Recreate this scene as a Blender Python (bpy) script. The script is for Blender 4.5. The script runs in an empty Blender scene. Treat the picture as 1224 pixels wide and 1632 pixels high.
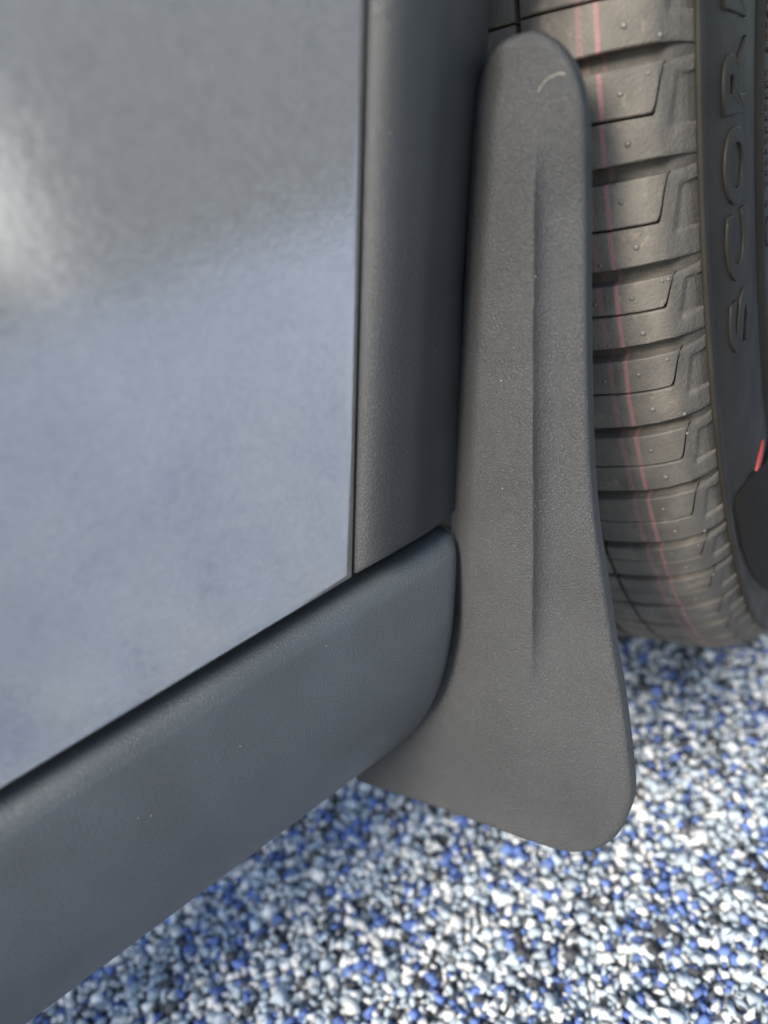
import bpy, math, random
import numpy as np
from mathutils import Matrix, Vector

random.seed(4)
rng = np.random.default_rng(11)
scene = bpy.context.scene
col = scene.collection

# ------------------------------------------------------------------ camera
# X runs forward along the car, Y into the car, Z up; the bottom edge of the
# steel panel lies at Y = 0, Z = 0.343
W = np.array([[.7802, -.4446, .4400], [-.5808, -.2539, .7734], [-.2322, -.8590, -.4563]])
U_, _, Vt_ = np.linalg.svd(W); W = U_ @ Vt_
CAM = np.array([0, -.255, .5142])
F_PX, CX, CY = 1226., 612., 816.
cd = bpy.data.cameras.new('camera'); cam = bpy.data.objects.new('camera', cd); col.objects.link(cam)
m = Matrix.Identity(4)
for i in range(3):
    m[i][0], m[i][1], m[i][2], m[i][3] = W[i, 0], -W[i, 1], -W[i, 2], CAM[i]
cam.matrix_world = m
cd.sensor_width = 36; cd.lens = 36 * F_PX / 1632
cd.clip_start = .01; cd.clip_end = 500
cd.dof.use_dof = True; cd.dof.focus_distance = .345; cd.dof.aperture_fstop = 4.3
scene.camera = cam

# ------------------------------------------------------------------ light
SUN = Vector((-.79, -.25, .56)).normalized()        # towards the sun
world = bpy.data.worlds.new('World'); scene.world = world; world.use_nodes = True
nt = world.node_tree; bg = nt.nodes['Background']
sky = nt.nodes.new('ShaderNodeTexSky'); sky.sky_type = 'NISHITA'; sky.sun_disc = False
sky.sun_elevation = math.asin(SUN.z); sky.sun_rotation = math.atan2(SUN.x, SUN.y)
nt.links.new(sky.outputs[0], bg.inputs[0]); bg.inputs[1].default_value = .115
sl = bpy.data.lights.new('sun', 'SUN'); so = bpy.data.objects.new('sun', sl); col.objects.link(so)
sl.energy = 3.0; sl.angle = math.radians(20); sl.color = (1, .935, .835)
so.rotation_euler = SUN.to_track_quat('Z', 'Y').to_euler()
vs = scene.view_settings
vs.view_transform = 'Standard'; vs.look = 'None'; vs.exposure = 1.12; vs.gamma = 1; vs.use_curve_mapping = False

# ------------------------------------------------------------------ geometry helpers
def proj(P):
    q = (np.atleast_2d(P) - CAM) @ W
    return np.c_[CX + F_PX * q[:, 0] / q[:, 2], CY + F_PX * q[:, 1] / q[:, 2], q[:, 2]]
def onplane(u, v, nrm, off):
    r = W @ np.array([(u - CX) / F_PX, (v - CY) / F_PX, 1.]); nrm = np.array(nrm, float)
    return CAM + (off - nrm @ CAM) / (nrm @ r) * r

def mesh_obj(name, verts, faces, mat, parent=None, smooth=True, sharp=None):
    me = bpy.data.meshes.new(name)
    me.from_pydata([tuple(map(float, v)) for v in verts], [], [tuple(int(i) for i in f) for f in faces])
    me.update(); me.materials.append(mat)
    if smooth:
        me.polygons.foreach_set('use_smooth', [True] * len(me.polygons))
        if sharp is not None: me.set_sharp_from_angle(angle=math.radians(sharp))
    o = bpy.data.objects.new(name, me); col.objects.link(o)
    if parent: o.parent = parent
    return o
def tag(o, label, cat=None, group=None, kind=None):
    o['label'] = label
    if cat: o['category'] = cat
    if group: o['group'] = group
    if kind: o['kind'] = kind
    return o
def grid_faces(nr, nc, off=0, flip=False, closed=False):
    f = []
    for i in range(nr - 1):
        for j in range(nc if closed else nc - 1):
            k = (j + 1) % nc
            q = (off + i * nc + j, off + i * nc + k, off + (i + 1) * nc + k, off + (i + 1) * nc + j)
            f.append(q[::-1] if flip else q)
    return f
def spline(pts, per=6):
    """Catmull-Rom through 2-D points."""
    P = np.array(pts, float); P = np.vstack([2 * P[0] - P[1], P, 2 * P[-1] - P[-2]]); out = []
    for i in range(1, len(P) - 2):
        for t in np.arange(per) / per:
            a, b, c, d = P[i - 1], P[i], P[i + 1], P[i + 2]
            out.append(.5 * (2 * b + (c - a) * t + (2 * a - 5 * b + 4 * c - d) * t * t + (3 * b - a - 3 * c + d) * t ** 3))
    out.append(P[-2]); return np.array(out)
def smooth01(x): x = np.clip(x, 0, 1); return x * x * (3 - 2 * x)

# ------------------------------------------------------------------ materials
class NT:
    def __init__(s, name):
        s.m = bpy.data.materials.new(name); s.m.use_nodes = True; s.t = s.m.node_tree
        s.b = s.t.nodes['Principled BSDF']
    def n(s, kind, **kw):
        x = s.t.nodes.new('ShaderNode' + kind)
        for k, v in kw.items():
            if k.startswith('i_'):
                key = k[2:]; x.inputs[int(key) if key.isdigit() else key.replace('_', ' ')].default_value = v
            else: setattr(x, k, v)
        return x
    def l(s, a, b): s.t.links.new(a, b)
    def math(s, op, a, b=None, c=None):
        x = s.n('Math', operation=op)
        for i, v in enumerate((a, b, c)):
            if v is None: continue
            if hasattr(v, 'links'): s.l(v, x.inputs[i])
            else: x.inputs[i].default_value = v
        return x.outputs[0]
    def mix(s, fac, a, b):
        x = s.n('Mix', data_type='RGBA')
        for i, v in ((0, fac), (6, a), (7, b)):
            if hasattr(v, 'links'): s.l(v, x.inputs[i])
            else: x.inputs[i].default_value = v if i == 0 else (*v, 1)
        return x.outputs[2]
    def ramp(s, v, a, b, lo=0., hi=1.):
        x = s.n('MapRange'); s.l(v, x.inputs[0])
        for i, q in ((1, a), (2, b), (3, lo), (4, hi)): x.inputs[i].default_value = q
        return x.outputs[0]
    def pos(s): return s.n('NewGeometry').outputs['Position']
    def noise(s, vec, scale, detail=2., rough=.5, dist=0.):
        x = s.n('TexNoise'); s.l(vec, x.inputs['Vector'])
        x.inputs['Scale'].default_value = scale; x.inputs['Detail'].default_value = detail
        x.inputs['Roughness'].default_value = rough; x.inputs['Distortion'].default_value = dist
        return x.outputs['Fac']
    def bump(s, h, strength, dist):
        x = s.n('Bump'); s.l(h, x.inputs['Height']); x.inputs['Strength'].default_value = strength
        x.inputs['Distance'].default_value = dist; s.l(x.outputs[0], s.b.inputs['Normal']); return x

def plastic(name, base=.030, rough=.47, grain=.00016, tint=(1, 1, 1), speck=True, gs=1300):
    k = NT(name); p = k.pos()
    c = k.mix(k.ramp(k.noise(p, 22, 4), .35, .7), [base * .9 * t for t in tint], [base * 1.15 * t for t in tint])
    v = k.n('TexVoronoi', feature='F1'); k.l(p, v.inputs['Vector']); v.inputs['Scale'].default_value = 240
    near = k.math('LESS_THAN', v.outputs['Distance'], .05)
    sep = k.n('SeparateColor'); k.l(v.outputs['Color'], sep.inputs[0])
    sp = k.math('MULTIPLY', near, k.math('GREATER_THAN', sep.outputs[0], .955))
    if speck: c = k.mix(sp, c, (.6, .58, .54))
    k.l(c, k.b.inputs['Base Color'])
    k.l(k.ramp(k.noise(p, 9, 3), .3, .7, rough - .03, rough + .05), k.b.inputs['Roughness'])
    k.b.inputs['Specular IOR Level'].default_value = .5
    h = k.math('ADD', k.noise(p, gs, 2, .55, .6), k.math('MULTIPLY', k.noise(p, gs * 2.3, 1), .5))
    k.bump(h, 1, grain * 4)
    return k.m
M_FLAP = plastic('mud_flap_plastic', .045, .42, .00019, (.98, 1, 1.02), gs=1250)
M_TRIM = plastic('trim_plastic', .040, .42, .00011, (.95, 1, 1.05))
M_ROCK = plastic('rocker_plastic', .072, .38, .00009, (.90, 1, 1.10))
M_DARK = plastic('liner_plastic', .012, .7, .0002, speck=False)

def steel():
    k = NT('brushed_steel'); p = k.pos()
    k.b.inputs['Metallic'].default_value = 1
    wisp = k.noise(p, 210, 4, .62, 1.8)                    # the smeary hand-finished grain of the sheet
    fine = k.noise(p, 520, 3, .6, .8)
    c = k.mix(k.ramp(wisp, .3, .72), (.60, .62, .645), (.74, .75, .765)); k.l(c, k.b.inputs['Base Color'])
    k.l(k.ramp(wisp, .25, .75, .115, .165), k.b.inputs['Roughness'])
    h = k.math('ADD', wisp, k.math('MULTIPLY', fine, .30))
    k.bump(h, 1, .00006)
    return k.m
M_STEEL = steel()

def rubber(name, dusty, dark=1.):
    k = NT(name); p = k.pos()
    if dusty:
        d1 = k.ramp(k.noise(p, 38, 5, .62), .38, .70)
        c = k.mix(d1, (.092, .083, .070), (.158, .141, .117))
        c = k.mix(k.math('MULTIPLY', k.ramp(k.noise(p, 75, 5, .7), .56, .74), .75), c, (.26, .215, .16))
        at = k.n('Attribute', attribute_name='wpos'); w = at.outputs['Fac']
        wob = k.math('ADD', w, k.math('MULTIPLY', k.math('SUBTRACT', k.noise(p, 55, 2), .5), .0016))
        # the shoulder of the tread is cleaner and darker than the dusty running surface
        clean = k.ramp(wob, -.0165, -.0105)
        c = k.mix(k.math('MULTIPLY', clean, .62), c, (.045, .043, .040))
        for cen, half, amt in ((-.0303, .0012, .46), (-.0370, .0015, .20)):
            dd = k.math('ABSOLUTE', k.math('SUBTRACT', wob, cen))
            s = k.ramp(dd, half * .55, half, 1, 0)
            s = k.math('MULTIPLY', s, k.ramp(k.noise(p, 160, 4, .65), .25, .6, .25, amt))
            c = k.mix(s, c, (.42, .16, .18))
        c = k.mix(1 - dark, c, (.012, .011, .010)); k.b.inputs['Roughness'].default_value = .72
        h = k.math('ADD', k.noise(p, 700, 3, .6), k.math('MULTIPLY', k.noise(p, 120, 3), .8))
        k.bump(h, 1, .0005)
    else:
        c = k.mix(k.ramp(k.noise(p, 30, 4), .35, .7), (.022, .0200, .0175), (.033, .0300, .0265))
        k.l(k.ramp(k.noise(p, 40, 3), .3, .7, .46, .58), k.b.inputs['Roughness'])
        k.b.inputs['Specular IOR Level'].default_value = .10
        h = k.noise(p, 500, 3, .6); k.bump(h, 1, .00025)
    k.l(c, k.b.inputs['Base Color'])
    return k.m
M_TREAD = rubber('tread_rubber', True)
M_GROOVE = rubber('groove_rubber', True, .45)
M_SIDE = rubber('sidewall_rubber', False)

def simple(name, c, rough, noise_scale=40, var=.25):
    k = NT(name); p = k.pos()
    k.l(k.mix(k.noise(p, noise_scale, 3), [x * (1 - var) for x in c], [min(1, x * (1 + var)) for x in c]), k.b.inputs['Base Color'])
    k.b.inputs['Roughness'].default_value = rough
    return k.m
M_RED = simple('red_paint', (.42, .055, .05), .5)
M_NUB = simple('nub_rubber', (.115, .108, .097), .45)
M_COVER = simple('wheel_cover_plastic', (.020, .017, .014), .8, 60, .2); M_COVER.node_tree.nodes['Principled BSDF'].inputs['Specular IOR Level'].default_value = .12
M_HAIR = simple('pale_fibre', (.48, .45, .36), .5)

PAL = [((.74, .74, .72), .33), ((.48, .55, .60), .39), ((.13, .20, .46), .19), ((.09, .092, .096), .09)]
def granule_mat():
    k = NT('rubber_granules'); at = k.n('Attribute', attribute_name='tone')
    p = k.pos()
    c = k.mix(k.noise(p, 300, 2), (.86, .86, .86), (1.12, 1.12, 1.12))
    x = k.n('Mix', data_type='RGBA', blend_type='MULTIPLY'); x.inputs[0].default_value = 1
    k.l(at.outputs['Color'], x.inputs[6]); k.l(c, x.inputs[7]); k.l(x.outputs[2], k.b.inputs['Base Color'])
    k.b.inputs['Roughness'].default_value = .9; k.b.inputs['Specular IOR Level'].default_value = .2
    return k.m
def ground_mat():
    k = NT('granule_floor'); p = k.pos()
    v = k.n('TexVoronoi', feature='F1'); k.l(p, v.inputs['Vector']); v.inputs['Scale'].default_value = 190
    sep = k.n('SeparateColor'); k.l(v.outputs['Color'], sep.inputs[0])
    r = k.n('ValToRGB'); r.color_ramp.interpolation = 'CONSTANT'; k.l(sep.outputs[0], r.inputs[0])
    acc = 0; els = r.color_ramp.elements
    for i, (c, f) in enumerate(PAL):
        e = els[i] if i < 2 else els.new(acc)
        e.position = acc; e.color = (*c, 1); acc += f
    k.l(k.mix(k.ramp(v.outputs['Distance'], .35, .62, 0, .9), r.outputs[0], (.03, .032, .036)), k.b.inputs['Base Color']); k.b.inputs['Roughness'].default_value = .7  # shade in the gaps between granules is mixed into the colour
    k.bump(k.math('SUBTRACT', 1, v.outputs['Distance']), 1, .002)
    return k.m

# ------------------------------------------------------------------ ground
def concrete():
    k = NT('concrete'); p = k.pos()
    k.l(k.mix(k.noise(p, 3, 6, .65), (.15, .148, .136), (.20, .195, .178)), k.b.inputs['Base Color']); k.b.inputs['Roughness'].default_value = .85
    k.bump(k.noise(p, 90, 5), 1, .002); return k.m
g = mesh_obj('ground', [(-60, -60, -.012), (60, -60, -.012), (60, 60, -.012), (-60, 60, -.012)], [(0, 1, 2, 3)], concrete(), smooth=False)
g['kind'] = 'structure'
g = mesh_obj('rubber_floor', [(-4, -1.05, -.003), (6, -1.05, -.003), (6, 4, -.003), (-4, 4, -.003), (-4, -1.05, -.011), (6, -1.05, -.011), (6, 4, -.011), (-4, 4, -.011)],
             [(0, 1, 2, 3), (0, 4, 5, 1), (1, 5, 6, 2), (2, 6, 7, 3), (3, 7, 4, 0)], ground_mat(), smooth=False)
g['kind'] = 'structure'

# added unseen pale strip, shaped to mirror as the glare patch in the steel
def glare_strip_mat():
    k = NT('glare_strip_pale'); p = k.pos()
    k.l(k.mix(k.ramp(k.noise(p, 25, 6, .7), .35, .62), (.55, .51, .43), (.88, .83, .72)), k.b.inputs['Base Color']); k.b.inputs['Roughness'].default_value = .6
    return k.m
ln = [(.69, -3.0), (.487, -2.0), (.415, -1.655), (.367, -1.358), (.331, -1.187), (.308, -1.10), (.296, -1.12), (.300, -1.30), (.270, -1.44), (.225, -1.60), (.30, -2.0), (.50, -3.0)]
g = mesh_obj('added_glare_strip', [(x, y, -.008) for x, y in ln], [tuple(range(len(ln)))], glare_strip_mat(), smooth=False)
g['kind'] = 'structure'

def granules():
    x0, x1, y0, y1, sp = -.36, .92, -1.05, .72, .0050
    gx, gy = np.meshgrid(np.arange(x0, x1, sp), np.arange(y0 + .006, y1, sp))
    cx = gx.ravel() + rng.uniform(-.5, .5, gx.size) * sp; cy = gy.ravel() + rng.uniform(-.5, .5, gx.size) * sp
    n = cx.size
    ico = np.array([(-1, -1, -1), (1, -1, -1), (1, 1, -1), (-1, 1, -1), (-1, -1, 1), (1, -1, 1), (1, 1, 1), (-1, 1, 1)]) / math.sqrt(2.2)
    fc = np.array([(0, 2, 1), (0, 3, 2), (4, 5, 6), (4, 6, 7), (0, 1, 5), (0, 5, 4), (1, 2, 6), (1, 6, 5), (2, 3, 7), (2, 7, 6), (3, 0, 4), (3, 4, 7)])
    NV = 8
    q = rng.normal(size=(n, 4)); q /= np.linalg.norm(q, axis=1)[:, None]
    a, b, c, d = q.T
    R = np.array([[1 - 2 * (c * c + d * d), 2 * (b * c - a * d), 2 * (b * d + a * c)],
                  [2 * (b * c + a * d), 1 - 2 * (b * b + d * d), 2 * (c * d - a * b)],
                  [2 * (b * d - a * c), 2 * (c * d + a * b), 1 - 2 * (b * b + c * c)]]).transpose(2, 0, 1)
    size = rng.uniform(.0019, .0047, n); asp = rng.uniform(.5, 1.35, (n, 3))
    V = ico[None] * asp[:, None, :] * (1 + rng.normal(0, .30, (n, NV, 1)).clip(-.6, .5))
    V = np.einsum('nij,nkj->nki', R, V) * size[:, None, None]
    V[:, :, 0] += cx[:, None]; V[:, :, 1] += cy[:, None]; V[:, :, 2] += rng.uniform(-.0012, .0008, n)[:, None]
    F = (fc[None] + NV * np.arange(n)[:, None, None]).reshape(-1, 3)
    me = bpy.data.meshes.new('rubber_granules')
    me.vertices.add(n * NV); me.vertices.foreach_set('co', V.astype(np.float32).ravel())
    me.loops.add(F.size); me.loops.foreach_set('vertex_index', F.astype(np.int32).ravel())
    me.polygons.add(len(F)); me.polygons.foreach_set('loop_start', np.arange(0, F.size, 3, dtype=np.int32))
    me.update(calc_edges=True)
    pick = rng.choice(4, n, p=[f for _, f in PAL]); tone = np.array([c for c, _ in PAL])[pick] * rng.uniform(.68, 1.14, (n, 1))
    at = me.attributes.new('tone', 'FLOAT_COLOR', 'POINT')
    rgba = np.ones((n, NV, 4), np.float32); rgba[:, :, :3] = tone[:, None, :]
    at.data.foreach_set('color', rgba.ravel())
    me.materials.append(granule_mat())
    o = bpy.data.objects.new('rubber_granules', me); col.objects.link(o)
    tag(o, 'white, pale blue, deep blue and black rubber granules of the floor', 'granules', kind='stuff')
granules()

# ------------------------------------------------------------------ car
car = bpy.data.objects.new('car', None); col.objects.link(car); car.empty_display_size = .1
tag(car, 'bare steel car with black plastic trim, mud flap and steered wheel on the speckled floor', 'car')

Z0 = .343                                    # bottom edge of the steel panel
TAU = math.radians(9)                        # the side leans out towards the top, so it faces slightly down
PN = np.array([0, -math.cos(TAU), -math.sin(TAU)]); POFF = PN @ np.array([0, 0, Z0])
def side(u, v, off=0): return onplane(u, v, PN, POFF + off)

# --- steel panel: rear of the front fender, with a folded bottom and front edge
pb, pt = side(562.5, 921), side(585, 0)
leg = (pt - pb) / np.linalg.norm(pt - pb)                  # direction of the arch leg, up and forward
nx = 40; nz = 30; th = .0022
verts = []; faces = []
def panel_pt(s, t):          # s: 0 rear .. 1 front edge, t: height along the leg
    e = pb + leg * (t * .42); back = pb + np.array([-.62, 0, 0]) + (leg * [0, 1, 1]) * (t * .42)
    return back * (1 - s) + e * s
ss = np.concatenate([np.linspace(0, .985, nx), [.9935, .9975, 1.0]])
ts = np.concatenate([[0, .003, .008], np.linspace(.02, 1, nz)])
drop_s = np.interp(ss, [.993, .9975, 1.0], [0, .00015, .0009]); drop_t = np.interp(ts, [0, .003, .008], [.0009, .00015, 0])
for i, t in enumerate(ts):
    for j, s in enumerate(ss):
        verts.append(panel_pt(s, t) - PN * max(drop_s[j], drop_t[i]))
nc = len(ss); nr = len(ts)
faces += grid_faces(nr, nc)
o2 = len(verts)
verts += [panel_pt(s, t) - PN * th for t in ts for s in ss]
faces += grid_faces(nr, nc, o2, True)
rim = [j for j in range(nc)] + [i * nc + nc - 1 for i in range(1, nr)] + [(nr - 1) * nc + j for j in range(nc - 2, -1, -1)] + [i * nc for i in range(nr - 2, 0, -1)]
for k in range(len(rim)):
    a, b = rim[k], rim[(k + 1) % len(rim)]; faces.append((b, a, a + o2, b + o2))
p_ = mesh_obj('fender_panel', verts, faces, M_STEEL, car, sharp=50)
p_['label'] = 'brushed bare steel fender panel mirroring the blue and white floor'

# --- wheel arch trim: a rounded section swept along the leg
out = PN
fw = np.cross(leg, out); fw = fw if fw[0] > 0 else -fw     # forward within the side surface, square to the leg
sec = spline([(.0016, .016), (.0010, .006), (.0010, .0022), (.0013, .0002), (.0024, -.0022), (.0046, -.0042), (.0076, -.0055), (.0115, -.0061), (.018, -.0059), (.026, -.0049), (.034, -.0022),
              (.042, .0010), (.050, .0050), (.058, .0098), (.066, .0152), (.073, .0225), (.078, .035)], 5)
tb = pb + leg * .0055
tl = np.concatenate([[0, .0002, .0006, .0014, .004], np.linspace(.012, .40, 24)])
verts = []; ns = len(sec)
for t in tl:
    tuck = .0011 * (1 - math.sqrt(max(0, 1 - (1 - min(t, .0014) / .0014) ** 2)))
    for q, (u, dd) in enumerate(sec):
        u = u * (1 + .09 * max(0, 1 - t / .10) * min(1, u / .03))
        if dd > 0 and u > .03: dd = dd * (1 - .45 * max(0, 1 - t / .12))
        # the bottom of the trim runs level with the rocker: the wheel side ends a little lower
        base = tb + fw * u - out * dd
        z_end = Z0 + .0010 - .0020 * u / .06 + .66 * max(0, -dd)
        sh = (z_end - base[2]) / leg[2]
        start = base + leg * sh
        ctr = np.array([.028, .012])
        pull = (ctr - np.array([u, dd])); pull = pull / (np.linalg.norm(pull) + 1e-9) * tuck
        verts.append(start + leg * (t * (1 - sh / .5)) + fw * pull[0] - out * pull[1])
faces = grid_faces(len(tl), ns)
cen = len(verts); verts.append(np.mean([verts[i] for i in range(ns)], axis=0) + leg * .03)
faces += [(cen, i, i + 1) for i in range(ns - 1)] + [(cen, ns - 1, 0)]
tr = mesh_obj('wheel_arch_trim', verts, faces, M_TRIM, car, sharp=55)
tr['label'] = 'slim charcoal plastic strip along the edge of the steel panel'

# --- rocker panel: section in (y, z), its front end cut along the slant of the arch leg
rs = spline([(.060, .3335), (.022, .3340), (.0140, .3345), (.0095, .3345), (.0062, .3338), (.0034, .3322), (.0012, .3296), (-.0002, .3262), (-.0010, .3220), (-.0020, .3050), (-.0020, .2880),
             (.0008, .2680), (.0065, .2500), (.0160, .2330), (.0290, .2160), (.0430, .2020), (.0620, .1920), (.0900, .1870), (.1600, .1860)], 5)
rs = np.vstack([rs, [(.16, .30), (.09, .302)]])
xe = lambda z, y: .1822 + (z - .340) * .352 - .12 * y * 0
xs_ = np.concatenate([np.linspace(-.75, .95, 30), [.985, .994, .998, 1.0]])
ctr = np.array([.05, .27]); verts = []
for s in xs_:
    for (y, z) in rs:
        x = -.62 + (xe(z, y) + .62) * s if s >= 0 else -.62 + s * .4
        e = max(0, (s - .994) / .006); tk = .0012 * (1 - math.sqrt(max(0, 1 - e * e)))
        v = ctr - [y, z]; v = v / np.linalg.norm(v) * tk
        verts.append((x, y + v[0], z + v[1]))
nrk = len(rs)
faces = grid_faces(len(xs_), nrk, closed=True)
faces.append(tuple(range((len(xs_) - 1) * nrk, len(xs_) * nrk))); faces.append(tuple(range(nrk))[::-1])
rk = mesh_obj('rocker_panel', verts, faces, M_ROCK, car, sharp=55)
rk['label'] = 'long charcoal plastic sill below the steel panel, rounded underneath'

# --- dark liner behind the trim, closing the gap over the sill
lin = [(-.62, .028), (.02, .026), (.046, .026), (.052, .034), (.040, .060), (.005, .085), (-.005, .20), (0, .45)]
verts = []
for z in (.30, .343, .45, .60, .72):
    b = pb + leg * ((z - pb[2]) / leg[2])
    for u, dd in lin: verts.append(b + np.array([u, dd, 0]))
for z in (.30, .343, .45, .60, .72):
    b = pb + leg * ((z - pb[2]) / leg[2])
    for u, dd in lin: verts.append(b + np.array([u - .004, dd + .004, 0]))
nl = len(lin)
faces = grid_faces(5, nl) + grid_faces(5, nl, 5 * nl, True)
mesh_obj('wheel_arch_liner', verts, faces, M_DARK, car)

# --- mud flap: thick moulded plate, slanting with the leg and swept out from the body
hdir = np.array([.40, -1, 0]); hdir /= np.linalg.norm(hdir)
ldir = leg * [1, .95, 1]; ldir /= np.linalg.norm(ldir)
FN = np.cross(ldir, hdir); FN = FN if FN[0] < 0 else -FN; FN /= np.linalg.norm(FN)
qdir = np.cross(hdir, FN); qdir = qdir if qdir[2] > 0 else -qdir
FO = np.array([.1785, -.0035, .340])
def fl(u, v):
    P = onplane(u, v, FN, FN @ FO) - FO; return P @ hdir, P @ qdir
left = [fl(*p) for p in ((566, 1242), (600, 1212), (640, 1173), (668, 1138), (691, 1098), (707, 1045), (716, 1000), (721, 930), (723, 845), (727, 760), (733, 640), (743, 470), (751, 300), (757, 190), (764, 130), (779, 90), (800, 64), (828, 50))]
right = [fl(*p) for p in ((868, 1346), (905, 1354), (935, 1356), (962, 1349), (985, 1332), (1002, 1303), (1010, 1268), (1003, 1190), (993, 1115), (981, 1050), (963, 930), (950, 840), (942, 720), (938, 560), (937, 400), (937, 300), (935, 200), (927, 140), (912, 98), (890, 66), (866, 50))]
qb = left[0][1]; qt = max(left[-1][1], right[-1][1]) + .0006
Ls = spline([(a, b) for a, b in left], 5); Rs = spline(right, 5)
apex = ((left[-1][0] + right[-1][0]) / 2, qt)
Ls = np.vstack([Ls, apex]); Rs = np.vstack([[(left[0][0] + .012, right[0][1] + .0)], Rs, apex])
# sort by height so the contours are functions of q
def contour(P, lo):
    P = P[np.argsort(P[:, 1])]; return P[:, 1], P[:, 0]
Lq, Lp = contour(Ls, 1); Rq, Rp = contour(Rs, 1)
qmin = max(Lq.min(), Rq[5:].min())
nq, npp = 150, 130
tq = np.linspace(0, 1, nq); tq = tq + .0 * tq
qs = Lq.min() + (qt - Lq.min()) * (0.5 - 0.5 * np.cos(np.pi * tq)) * .55 + (qt - Lq.min()) * tq * .45
q_bot = min(Rq.min(), Lq.min())
qs = q_bot + (qs - qs[0]) / (qs[-1] - qs[0]) * (qt - q_bot)
pc_q = [fl(848, 1100)[1], fl(850, 840)[1], fl(850, 560)[1], fl(853, 300)[1], fl(858, 60)[1]]
pc_p = [fl(848, 1100)[0], fl(850, 840)[0], fl(850, 560)[0], fl(853, 300)[0], fl(858, 60)[0]]
pb_q = [fl(*p)[1] for p in ((735, 1000), (748, 840), (757, 640), (771, 400), (783, 220), (800, 120))]
pb_p = [fl(*p)[0] for p in ((735, 1000), (748, 840), (757, 640), (771, 400), (783, 220), (800, 120))]
front = []; backv = []
uu = np.linspace(0, 1, npp); uu = .5 - .5 * np.cos(np.pi * uu); uu = .6 * uu + .4 * np.linspace(0, 1, npp)
for q in qs:
    a = np.interp(q, Lq, Lp); b = np.interp(q, Rq, Rp)
    if b - a < 1e-4: a = b - 1e-4
    dtop = qt - q
    for s in uu:
        p = a + (b - a) * s
        dl, dr = p - a, b - p
        z = 0.
        # crease: the outer half turns away from the ridge, fading out towards the foot
        pc = np.interp(q, pc_q, pc_p); amp = smooth01((q - fl(848, 1190)[1]) / .085) * smooth01((qt - .014 - q) / .05)
        t = p - pc
        # two planes meeting in the ridge: the inner one turned towards the body, the outer one away from it
        z -= amp * (.0088 * (1 - math.exp(-max(0, t + .0003) / .0070)) + .10 * max(0, -t))
        # bevelled strip along the body side
        pbv = np.interp(q, pb_q, pb_p); ab = smooth01((q - fl(740, 1060)[1]) / .05)
        t2 = pbv - p
        if t2 > -.003: z -= ab * .45 * (t2 + .003) * smooth01((t2 + .003) / .006)
        # rolled edges
        for d_, r in ((dl, .0030), (dr, .0042), (dtop + max(0, 0), .0045), (q - q_bot, .0028)):
            if d_ < r: e = 1 - max(0, d_) / r; z -= r * .85 * (1 - math.sqrt(max(0, 1 - e * e)))
        # gentle belly of the lower plate
        z += .0022 * smooth01((fl(900, 1000)[1] - q) / .06) * math.sin(math.pi * min(1, max(0, (p + .03) / .13)))
        P = FO + hdir * p + qdir * q
        P = P + hdir * ((.62 - .26 * s) * min(z, 0))
        front.append(P + FN * z); backv.append(P + FN * (z - .0050 - .010 * (1 - s) ** 4))
verts = front + backv; o2 = len(front)
faces = grid_faces(nq, npp, 0, True) + grid_faces(nq, npp, o2)
rim = list(range(npp)) + [i * npp + npp - 1 for i in range(1, nq)] + [(nq - 1) * npp + j for j in range(npp - 2, -1, -1)] + [i * npp for i in range(nq - 2, 0, -1)]
for k in range(len(rim)):
    a, b = rim[k], rim[(k + 1) % len(rim)]; faces.append((a, b, b + o2, a + o2))
mf = mesh_obj('mud_flap', verts, faces, M_FLAP, car, sharp=60)
mf['label'] = 'grey-black grained plastic mud flap, narrow and rounded at the top, flaring at the foot'
FRONT = np.array(front).reshape(nq, npp, 3)

# ------------------------------------------------------------------ tyre
TC = np.array([.6799, .1008, .4400]); AX = np.array([.3762, -.9265, 0]); AX /= np.linalg.norm(AX)
E1 = np.array([-.4713, -.1914, -.8610]); E1 -= AX * (E1 @ AX); E1 /= np.linalg.norm(E1); E2 = np.cross(AX, E1)
if E2 @ np.array([.7977, .3239, -.5087]) < 0: E2 = -E2
def ty(w, r, a): return TC + AX * w + r * (math.cos(a) * E1 + math.sin(a) * E2)
PW = [-.25, -.235, -.2, -.125, -.05, -.03, -.02, -.01, -.004, 0]; PR = [.415, .430, .4375, .4425, .4420, .4400, .4370, .432, .426, .420]
def prof(w): return float(np.interp(w, PW, PR))
SR = [.418, .414, .408, .400, .385, .370, .355, .346, .3435, .341, .333, .320, .305, .285, .265, .258]
SW = [.0012, .0022, .0040, .0060, .0085, .0096, .0098, .0094, .0090, .0122, .0128, .0128, .0118, .0085, .0040, -.004]
def sidew(r): return float(np.interp(r, SR[::-1], SW[::-1]))
DEPTH = .0080

def add_w(o, ws):
    at = o.data.attributes.new('wpos', 'FLOAT', 'POINT'); at.data.foreach_set('value', np.array(ws, np.float32))

tyre = bpy.data.objects.new('tyre', None); col.objects.link(tyre); tyre.parent = car
tyre['label'] = 'new black tyre of the steered wheel with brownish dusty tread'
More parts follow.
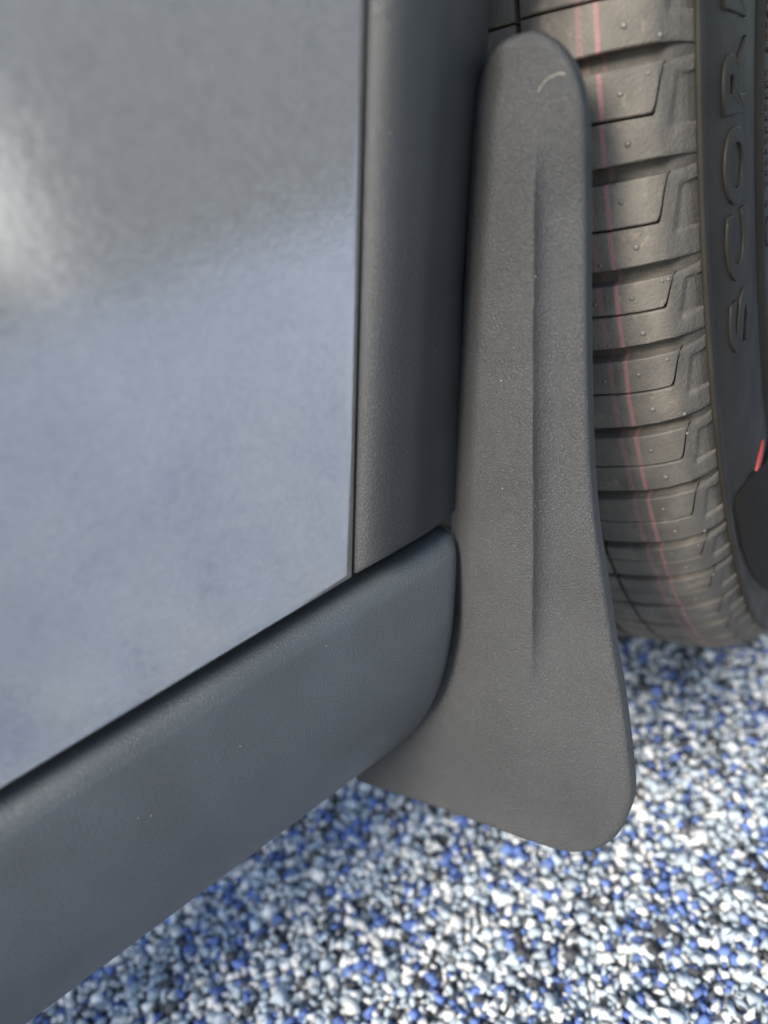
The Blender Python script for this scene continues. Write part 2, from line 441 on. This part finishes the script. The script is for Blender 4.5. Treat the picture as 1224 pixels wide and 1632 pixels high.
# carcass = groove floor; sidewall
NA = 420
def revolve(name, pr, mat, na=NA, a0=0, a1=2 * math.pi, closed=True):
    aa = np.linspace(a0, a1, na, endpoint=not closed)
    verts = [ty(w, r, a) for a in aa for (w, r) in pr]; npr = len(pr)
    faces = []
    for i in range(na if closed else na - 1):
        k = (i + 1) % na
        for j in range(npr - 1): faces.append((i * npr + j, k * npr + j, k * npr + j + 1, i * npr + j + 1))
    o = mesh_obj(name, verts, faces, mat, tyre, sharp=60)
    add_w(o, [w for a in aa for (w, r) in pr]); return o
fl_pr = [(w, prof(w) - DEPTH) for w in np.linspace(-.248, -.012, 30)] + [(-.009, prof(-.009) - .0050), (-.006, prof(-.006) - .0032), (-.003, prof(-.003) - .0022), (0, .4185)]
revolve('tread_base', fl_pr, M_GROOVE)
side_pr = [(-.0004, .4180), (.0000, .4206), (.0009, .4219), (.0021, .4219), (.0029, .4206), (.0027, .4165)] + [(sidew(r), r) for r in (.414, .411, .408, .404, .400, .395, .390, .385, .380, .375, .370, .365, .360, .355, .350, .3465, .3445, .3435, .3425, .3412, .3395, .336, .333, .328, .32, .312, .305, .295, .285, .275, .265, .258)]
sw = revolve('sidewall', side_pr, M_SIDE)
sw['label'] = 'smooth black outer sidewall with raised letters'
revolve('sidewall', [(-.25 - (w + .0), r) for (w, r) in reversed(side_pr)], M_SIDE)

GA = [-1.553, -1.463, -1.373, -1.283, -1.193, -1.1025, -1.0115, -.932, -.8385, -.7455, -.650, -.571, -.482, -.395, -.305, -.215, -.125, -.035, .055, .145]
def block(a_lo, a_hi, w0, w1, nw, na, extra=None, name='tread_block'):
    """a_lo / a_hi: functions of w; the top follows the tread profile."""
    ws = np.linspace(w0, w1, nw) if not hasattr(nw, '__len__') else np.array(nw)
    ch = .0006
    verts = []; wl = []
    nW = len(ws)
    for i, w in enumerate(ws):
        lo, hi = a_lo(w), a_hi(w)
        if hi - lo < .003: hi = lo + .003
        for j in range(na + 2):
            t = j / (na + 1)
            a = lo + (hi - lo) * t
            r = prof(w)
            edge = (j in (0, na + 1)) or (i in (0, nW - 1) and w < -.001)
            if j == 0: a = lo
            elif j == 1: a = lo + ch / r
            elif j == na: a = hi - ch / r
            elif j == na + 1: a = hi
            if edge: r -= ch
            if extra: r += extra(w, a, lo, hi)
            verts.append(ty(w, r, a)); wl.append(w)
    m_ = na + 2
    faces = grid_faces(nW, m_, 0)
    rim = list(range(m_)) + [i * m_ + m_ - 1 for i in range(1, nW)] + [(nW - 1) * m_ + j for j in range(m_ - 2, -1, -1)] + [i * m_ for i in range(nW - 2, 0, -1)]
    b0 = len(verts)
    for k in rim:
        i, j = divmod(k, m_); w = ws[i]; P = np.array(verts[k]) - TC
        rad = P - AX * (P @ AX); rl = np.linalg.norm(rad)
        dep = DEPTH + .001 if w < -.012 else np.interp(w, [-.012, 0], [DEPTH, .0022])
        verts.append(np.array(verts[k]) - rad / rl * dep); wl.append(w)
    n_ = len(rim)
    for k in range(n_): faces.append((rim[k], b0 + k, b0 + (k + 1) % n_, rim[(k + 1) % n_]))
    o = mesh_obj(name, verts, faces, M_TREAD, tyre, sharp=38)
    add_w(o, wl); return o

WL0, WL1, WIN = -.0122, -.0083, -.0605
for i in range(len(GA) - 1):
    g0, g1 = GA[i], GA[i + 1]; dl = g1 - g0
    gw = .0074 + .0004 * math.sin(i * 2.3)                       # half width of a thick groove (rad)
    def glo(w): return g0 + gw * np.interp(w, [-.06, -.012, -.004, 0], [1.0, 1.0, .85, .6]) + .010 * np.interp(w, [-.06, -.012, 0], [-.05, 0, .9]) * 0 + .08 * (w + .03) * 0
    def ghi(w): return g1 - gw * np.interp(w, [-.06, -.012, -.004, 0], [1.0, 1.0, .85, .6])
    sp = g0 + .5 * dl + .0025 * math.sin(i * 1.7)
    sh = .0011
    def sipe(w): return sp + .06 * (w + .03)
    # upper block, closed on the shoulder side by the L-shaped sipe
    wsA = np.concatenate([np.linspace(WIN + .0012, -.016, 14), np.linspace(-.0135, WL1 - .0004, 8)])
    def a_hiA(w):
        f = smooth01((w - (WL0 - .0016)) / (WL1 - .0004 - (WL0 - .0016)))
        f = f ** 1.4 if w > WL0 else f * .5
        return (sipe(w) - sh) * (1 - f) + (glo(w) + .004) * f
    block(glo, a_hiA, 0, 0, wsA, 8)
    # lower block, running on over the shoulder
    wsB = np.concatenate([np.linspace(WIN + .0012, -.0165, 13), np.linspace(-.0145, WL1 + .0004, 9), np.linspace(-.0072, 0, 16)])
    def a_loB(w):
        f = smooth01((w - (WL0 - .0006)) / (WL1 + .0004 - (WL0 - .0006)))
        return (sipe(w) + sh) * (1 - f) + glo(w) * f
    def dent(w, a, lo, hi):
        if w < -.0085: return 0.
        left_ = np.interp(a, [g0 + .14 * dl, g0 + .62 * dl], [-.0050, -.0078])
        top_, bot_ = g0 + .19 * dl, g0 + .68 * dl
        inside = smooth01((w - left_) / .0006) * smooth01((a - top_) / .0016) * smooth01((bot_ - a) / .0016)
        return -.0021 * float(inside)
    block(a_loB, ghi, 0, 0, wsB, 26, dent)
    # second rib inboard of the thin lengthwise sipe, then the centre ribs beyond the wide groove
    if i < 15:
        block(lambda w: g0 + .005, lambda w: sp - sh, 0, 0, np.linspace(-.082, WIN - .0012, 6), 4)
        block(lambda w: sp + sh, lambda w: g1 - .005, 0, 0, np.linspace(-.082, WIN - .0012, 6), 4)
    if i > 8:
        block(lambda w: g0 + .0015, lambda w: g1 - .0015, 0, 0, np.linspace(-.135, -.093, 8), 6)
        block(lambda w: g0 + .0015, lambda w: g1 - .0015, 0, 0, np.linspace(-.190, -.145, 8), 6)

# little moulding nubs on the blocks
def nub(w, a, rad, h, mat=None):
    c = ty(w, prof(w), a); rr = c - TC - AX * ((c - TC) @ AX); nrm = rr / np.linalg.norm(rr)
    tdir = np.cross(AX, nrm); verts = []
    for z, s in ((-.0004, 1.), (h * .55, .82), (h * .9, .45)):
        for k in range(8):
            t = k * math.pi / 4; verts.append(c + nrm * z + (AX * math.cos(t) + tdir * math.sin(t)) * rad * s)
    verts.append(c + nrm * h); f = grid_faces(3, 8, closed=True) + [(16 + k, 16 + (k + 1) % 8, 24) for k in range(8)]
    mesh_obj('moulding_nub', verts, f, mat or M_NUB, tyre)
for i in range(2, 12):
    g0, g1 = GA[i], GA[i + 1]; dl = g1 - g0
    for w, t, r in ((-.0245, .27, .0011), (-.0212, .73, .0013), (-.0133, .15, .0008), (-.0098, .16, .0008), (-.0095, .88, .0009), (-.036, .83, .0009), (-.0405, .30, .0009)):
        if rng.random() < (.95 if r > .001 else .5): nub(w + rng.normal(0, .0007), g0 + dl * (t + rng.normal(0, .015)), r * 1.1, r * .6)

# raised letters on the sidewall
def letter(ch, a_bot, a_top, r_in, r_out):
    cu = bpy.data.curves.new('raised_letter', 'FONT'); cu.body = ch; cu.extrude = .02; cu.offset = .016; cu.resolution_u = 4; cu.bevel_depth = .012; cu.bevel_resolution = 1
    tmp = bpy.data.objects.new('tmp_letter', cu); col.objects.link(tmp)
    dg = bpy.context.evaluated_depsgraph_get(); me = bpy.data.meshes.new_from_object(tmp.evaluated_get(dg))
    bpy.data.objects.remove(tmp); bpy.data.curves.remove(cu)
    co = np.empty(len(me.vertices) * 3); me.vertices.foreach_get('co', co); co = co.reshape(-1, 3)
    lo, hi = co.min(0), co.max(0)
    X = (co[:, 0] - lo[0]) / (hi[0] - lo[0]); Y = (co[:, 1] - lo[1]) / (hi[1] - lo[1]); Zz = (co[:, 2] - lo[2]) / (hi[2] - lo[2])
    verts = []
    for x, y, z in zip(X, Y, Zz):
        r = r_in + (r_out - r_in) * y; a = a_bot + (a_top - a_bot) * x
        verts.append(ty(sidew(r) - .0006 + .0018 * z, r, a))
    me.vertices.foreach_set('co', np.array(verts).ravel()); me.update()
    me.materials.clear(); me.materials.append(M_SIDE)
    o = bpy.data.objects.new('raised_letter', me); col.objects.link(o); o.parent = tyre
    o['label'] = 'raised black letter %s on the sidewall' % ch
# (bottom and top angle of each letter, read up the picture)
for ch, ab, at_ in (('S', -.872, -.940), ('C', -.956, -1.034), ('O', -1.041, -1.121), ('R', -1.132, -1.209), ('P', -1.226, -1.300)):
    letter(ch, ab, at_, .3745, .4010)

# knurled line on the rim protector and half-seen moulded characters further in
verts = []; aa = np.arange(-1.62, -.2, .0016)
for k, a in enumerate(aa):
    h = .0007 if k % 2 else .0001
    for r, w in ((.3418, sidew(.3418) - .0003), (.3412, sidew(.3412) + h), (.3400, sidew(.340) + h * .6), (.3392, sidew(.3392) - .0002)): verts.append(ty(w, r, a))
mesh_obj('knurled_rib', verts, grid_faces(len(aa), 4), M_SIDE, tyre, smooth=False)


# half-seen moulded characters on the inner sidewall, a round stamp, a dab of red paint
def raised(name, outline, lift, mat, parent=tyre, base=-.0006):
    '''outline: list of (r, a) on the sidewall; raised by lift.'''
    n_ = len(outline); rc = np.mean([p[0] for p in outline]); ac = np.mean([p[1] for p in outline])
    vv = [ty(sidew(r) + base, r, a) for r, a in outline] + [ty(sidew(r) + lift * .8, r, a) for r, a in outline]
    vv += [ty(sidew(rc + (r - rc) * .86) + lift, rc + (r - rc) * .86, ac + (a - ac) * .86) for r, a in outline] + [ty(sidew(rc) + lift, rc, ac)]
    f = grid_faces(3, n_, closed=True) + [(2 * n_ + k, 2 * n_ + (k + 1) % n_, 3 * n_) for k in range(n_)]
    return mesh_obj(name, vv, f, mat, parent, sharp=45)
a = -1.30
while a < -1.00:
    wd = random.uniform(.0030, .0048)
    if random.random() < .85:
        h0 = random.uniform(.0036, .0050)
        kind = random.random()
        if kind < .5: pts = [(.3352 + h0 / 2 * math.cos(t), a + wd * math.sin(t)) for t in np.linspace(0, 2 * math.pi, 12, endpoint=False)]
        else: pts = [(.3352 - h0 / 2, a - wd), (.3352 + h0 / 2, a - wd), (.3352 + h0 / 2, a + wd), (.3352 - h0 / 2, a + wd * .3)]
        raised('moulded_character', pts, .0009, M_SIDE)
    a += .0140
raised('round_stamp', [(.333 + .0065 * math.cos(t), -.965 + .022 * math.sin(t)) for t in np.linspace(0, 2 * math.pi, 24, endpoint=False)], .0008, M_SIDE)
rp = []
for t in np.linspace(0, 2 * math.pi, 20, endpoint=False):
    rp.append((.3740 + .0120 * math.cos(t) + .0030 * math.sin(t), -.6400 + .0050 * math.cos(t) + .0110 * math.sin(t)))
o = raised('paint_mark', rp, .0012, M_RED); o['label'] = 'small red oval mark on the sidewall'
# ------------------------------------------------------------------ wheel: dark cover overlapping the sidewall, rim disc
wheel = bpy.data.objects.new('wheel', None); col.objects.link(wheel); wheel.parent = car
def disc(name, rings, mat, na=96):
    verts = [ty(w, r, a) for (w, r) in rings for a in np.linspace(0, 2 * math.pi, na, endpoint=False)]
    f = grid_faces(len(rings), na, closed=True)
    return mesh_obj(name, verts, f, mat, wheel, sharp=40)
disc('rim', [(-.20, .255), (-.02, .258), (.002, .262), (.004, .258), (.002, .250), (-.02, .243), (-.03, .10), (-.03, .002)], M_COVER)

cov = [(.3895, -.655), (.4000, -.662), (.4080, -.668), (.4115, -.650), (.4120, -.610), (.4120, -.560), (.4105, -.500), (.4075, -.430), (.4030, -.350), (.3980, -.250), (.3930, -.120), (.3900, .02)]
cov2 = [(.3650, -.610)] + [(.33 - .03 * t, -.56 + .45 * t) for t in np.linspace(0, 1, len(cov) - 1)]
rows = 7; vv = []
for lift in (.0022, -.001):
    for k in range(rows):
        t = k / (rows - 1)
        for (r1, a1), (r2, a2) in zip(cov, cov2):
            r = r1 + (r2 - r1) * t; aa_ = a1 + (a2 - a1) * t
            e = .0010 if (lift > 0 and (k == 0)) else 0
            vv.append(ty(sidew(r) + lift - e, r, aa_))
nc_ = len(cov); half = rows * nc_
ff = grid_faces(rows, nc_) + grid_faces(rows, nc_, half, True)
rim = list(range(nc_)) + [i * nc_ + nc_ - 1 for i in range(1, rows)] + [(rows - 1) * nc_ + j for j in range(nc_ - 2, -1, -1)] + [i * nc_ for i in range(rows - 2, 0, -1)]
for k in range(len(rim)):
    a_, b_ = rim[k], rim[(k + 1) % len(rim)]; ff.append((a_, b_, b_ + half, a_ + half))
wc = mesh_obj('wheel_cover', vv, ff, M_COVER, wheel, sharp=45); wc['label'] = 'dark edge of the wheel cover overlapping the sidewall'

# ------------------------------------------------------------------ hair on the flap
def surf_at(u, v):
    P = proj(FRONT.reshape(-1, 3)); k = np.argmin((P[:, 0] - u) ** 2 + (P[:, 1] - v) ** 2); base = FRONT.reshape(-1, 3)[k]
    return onplane(u, v, FN, FN @ base) + FN * .0003
path = [surf_at(*p) for p in spline([(858, 147), (864, 136), (872, 127), (883, 120), (893, 117), (901, 118)], 4)]
verts = []
for i, P in enumerate(path):
    t = path[min(i + 1, len(path) - 1)] - path[max(i - 1, 0)]; t /= np.linalg.norm(t)
    b = np.cross(t, FN); b /= np.linalg.norm(b); rad = .00010
    for k in range(6): verts.append(P + rad * (math.cos(k * math.pi / 3) * b + math.sin(k * math.pi / 3) * FN))
hr = mesh_obj('hair', verts, grid_faces(len(path), 6, closed=True), M_HAIR)
tag(hr, 'short curved pale hair stuck near the top of the mud flap', 'hair')
